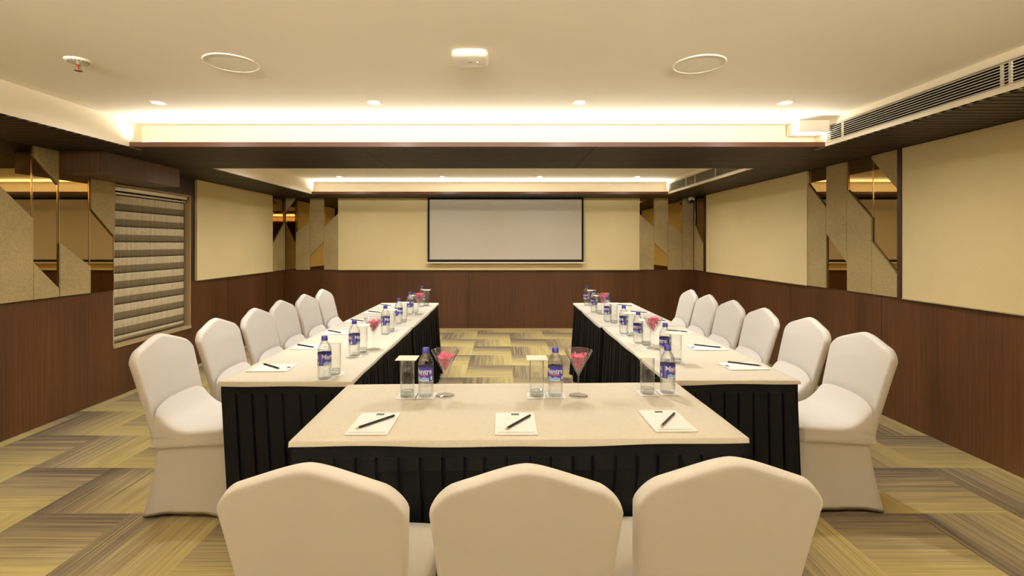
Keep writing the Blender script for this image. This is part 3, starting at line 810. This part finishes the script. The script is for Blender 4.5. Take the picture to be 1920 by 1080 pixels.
def make_pencil(label, a, c, group, z):
    a, c = Vector(a + (0,)), Vector(c + (0,)); mid = (a + c) / 2; rz = math.atan2(c.y - a.y, c.x - a.x)
    t = thing('pencil', label, 'pencil', (mid.x, mid.y, z), rz, group); ln = .168; r = .0042
    b = newbm(); ra, rb = [], []
    for i in range(6):
        q = math.pi / 3 * i; ra.append(b.verts.new((-ln / 2 + .016, r * math.cos(q), r + r * math.sin(q)))); rb.append(b.verts.new((ln / 2, r * math.cos(q), r + r * math.sin(q))))
    for i in range(6): b.faces.new([ra[i], ra[(i + 1) % 6], rb[(i + 1) % 6], rb[i]])
    b.faces.new(rb); obj('pencil_barrel', b, M_PENCIL, t)
    b = newbm(); rc = [b.verts.new(v) for v in [(-ln / 2 + .016, r * math.cos(math.pi / 3 * i), r + r * math.sin(math.pi / 3 * i)) for i in range(6)]]; tip = b.verts.new((-ln / 2, 0, r))
    for i in range(6): b.faces.new([rc[i], rc[(i + 1) % 6], tip])
    obj('pencil_tip', b, M_PWOOD, t)
    return t

protoB = protoG = protoM = None
pets = 0
def seat_set(where, bx, by, gx, gy, brz, gname, card_rz=0):
    global protoB, protoG
    lb = 'blue-capped water bottle ' + where
    lg = 'card-topped straight drinking glass ' + where
    z = TZ + .0012
    if protoB is None: protoB = make_bottle(lb, (bx, by, z), brz, gname[0])
    else: dup(protoB, lb, (bx, by, z), brz, gname[0])
    if protoG is None: protoG = make_glass(lg, (gx, gy, z), gname[1])
    else: dup(protoG, lg, (gx, gy, z), 0, gname[1])
    slab_obj('glass_cover', 'ivory card covering the drinking glass ' + where, 'card', .088, .088, .0012, (gx, gy, z + .1605), card_rz, M_CARD, 'cards on the glasses')
    slab_obj('coaster', 'paper coaster under the water bottle ' + where, 'coaster', .082, .082, .001, (bx, by, TZ), card_rz, M_PAPER, 'coasters under the bottles')
    slab_obj('coaster', 'paper coaster under the drinking glass ' + where, 'coaster', .082, .082, .001, (gx, gy, TZ), card_rz, M_PAPER, 'coasters under the glasses')
def martini(where, x, y, full):
    global protoM, pets
    lm = 'stemmed cocktail glass holding pink petals ' + where
    if protoM is None: protoM = make_martini(lm, (x, y, TZ), 'cocktail glasses with petals')
    else: dup(protoM, lm, (x, y, TZ), 0, 'cocktail glasses with petals')
    pets += 1; blossom('heap of pink petals in the cocktail glass ' + where, (x, y, TZ), full, pets)

FN = ('bottles on the front table', 'glasses on the front table')
for i, (bx, by, gx, gy, rz) in enumerate([(-.331, 2.055, -.409, 2.05, -18), (.222, 2.06, .142, 2.055, -18), (.716, 2.10, .624, 2.09, 38)]):
    seat_set('on the front table, %s of its three' % ('leftmost', 'middle', 'rightmost')[i], bx, by, gx, gy, R(rz), FN)
martini('on the front table, left of two', -.249, 2.058, False); martini('on the front table, right of two', .320, 2.058, False)
def pads(where, px, py, prz, pa, pb, gp):
    make_pad('white printed notepad ' + where, (px, py, TZ), prz, 'notepads')
    make_pencil('black pencil on the notepad ' + where, pa, pb, 'black pencils', TZ + .0045)
for i, q in enumerate([(-.466, 1.735, 0, (-.511, 1.672), (-.412, 1.79)), (.043, 1.735, 0, (.0055, 1.663), (.0974, 1.795)), (.595, 1.762, R(1), (.544, 1.677), (.649, 1.825))]):
    pads('on the front table, %s of its three' % ('leftmost', 'middle', 'rightmost')[i], *q, 'front')
# left tables
LB = [(-.860, 2.315), (-.864, 2.79), (-.846, 3.45), (-.848, 3.90), (-.857, 4.42), (-.846, 5.0)]
LG = [(-.841, 2.40), (-.846, 2.885), (-.832, 3.545), (-.828, 3.99), (-.830, 4.53), (-.812, 5.07)]
LP = [(2.510, (-1.28, 2.57), (-1.14, 2.466)), (3.02, (-1.30, 3.057), (-1.17, 2.98)), (3.51, (-1.29, 3.557), (-1.16, 3.46)), (4.03, (-1.285, 4.07), (-1.15, 3.99)), (4.53, (-1.28, 4.57), (-1.135, 4.49)), (5.03, (-1.288, 5.07), (-1.16, 4.995))]
for i in range(6):
    wh = 'on the left tables, %s of the six' % ORD[i]
    seat_set(wh, *LB[i], *LG[i], R((70, 95, 80, 60, 100, 75)[i] + 180), ('bottles on the left tables', 'glasses on the left tables'), R((0, 8, -4, 3, 6, -3)[i]))
    y, a, c = LP[i]; pads(wh, -1.205, y, R(-90 + (2, -1, 1, 0, 2, -2)[i]), c, a, 'left')
martini('on the left near table', -.80, 2.965, False)
martini('on the left far table', -.775, 4.43, True)
# right tables
RBt = [(.903, 2.69), (.880, 3.147), (.865, 3.463), (.867, 4.006), (.863, 4.585), (.877, 5.08)]
RGl = [(.940, 2.625), (.912, 3.075), (.893, 3.385), (.900, 3.93), (.893, 4.51), (.915, 5.02)]
RP = [(2.545, (1.22, 2.613), (1.357, 2.526)), (3.0, (1.212, 3.057), (1.351, 2.97)), (3.53, (1.215, 3.58), (1.337, 3.505)), (4.04, (1.225, 4.08), (1.348, 4.02)), (4.52, (1.223, 4.565), (1.33, 4.488)), (5.02, (1.205, 5.06), (1.338, 4.97))]
for i in range(6):
    wh = 'on the right tables, %s of the six' % ORD[i]
    seat_set(wh, *RBt[i], *RGl[i], R((-80, -60, -95, -70, -85, -60)[i] + 180), ('bottles on the right tables', 'glasses on the right tables'), R((3, -5, 4, 0, 5, -4)[i]))
    y, a, c = RP[i]; pads(wh, 1.265, y, R(90 + (3, -1, 2, 0, -2, 1)[i]), c, a, 'right')
martini('on the right near table', .925, 2.975, True)
martini('on the right far table', .918, 4.43, True)
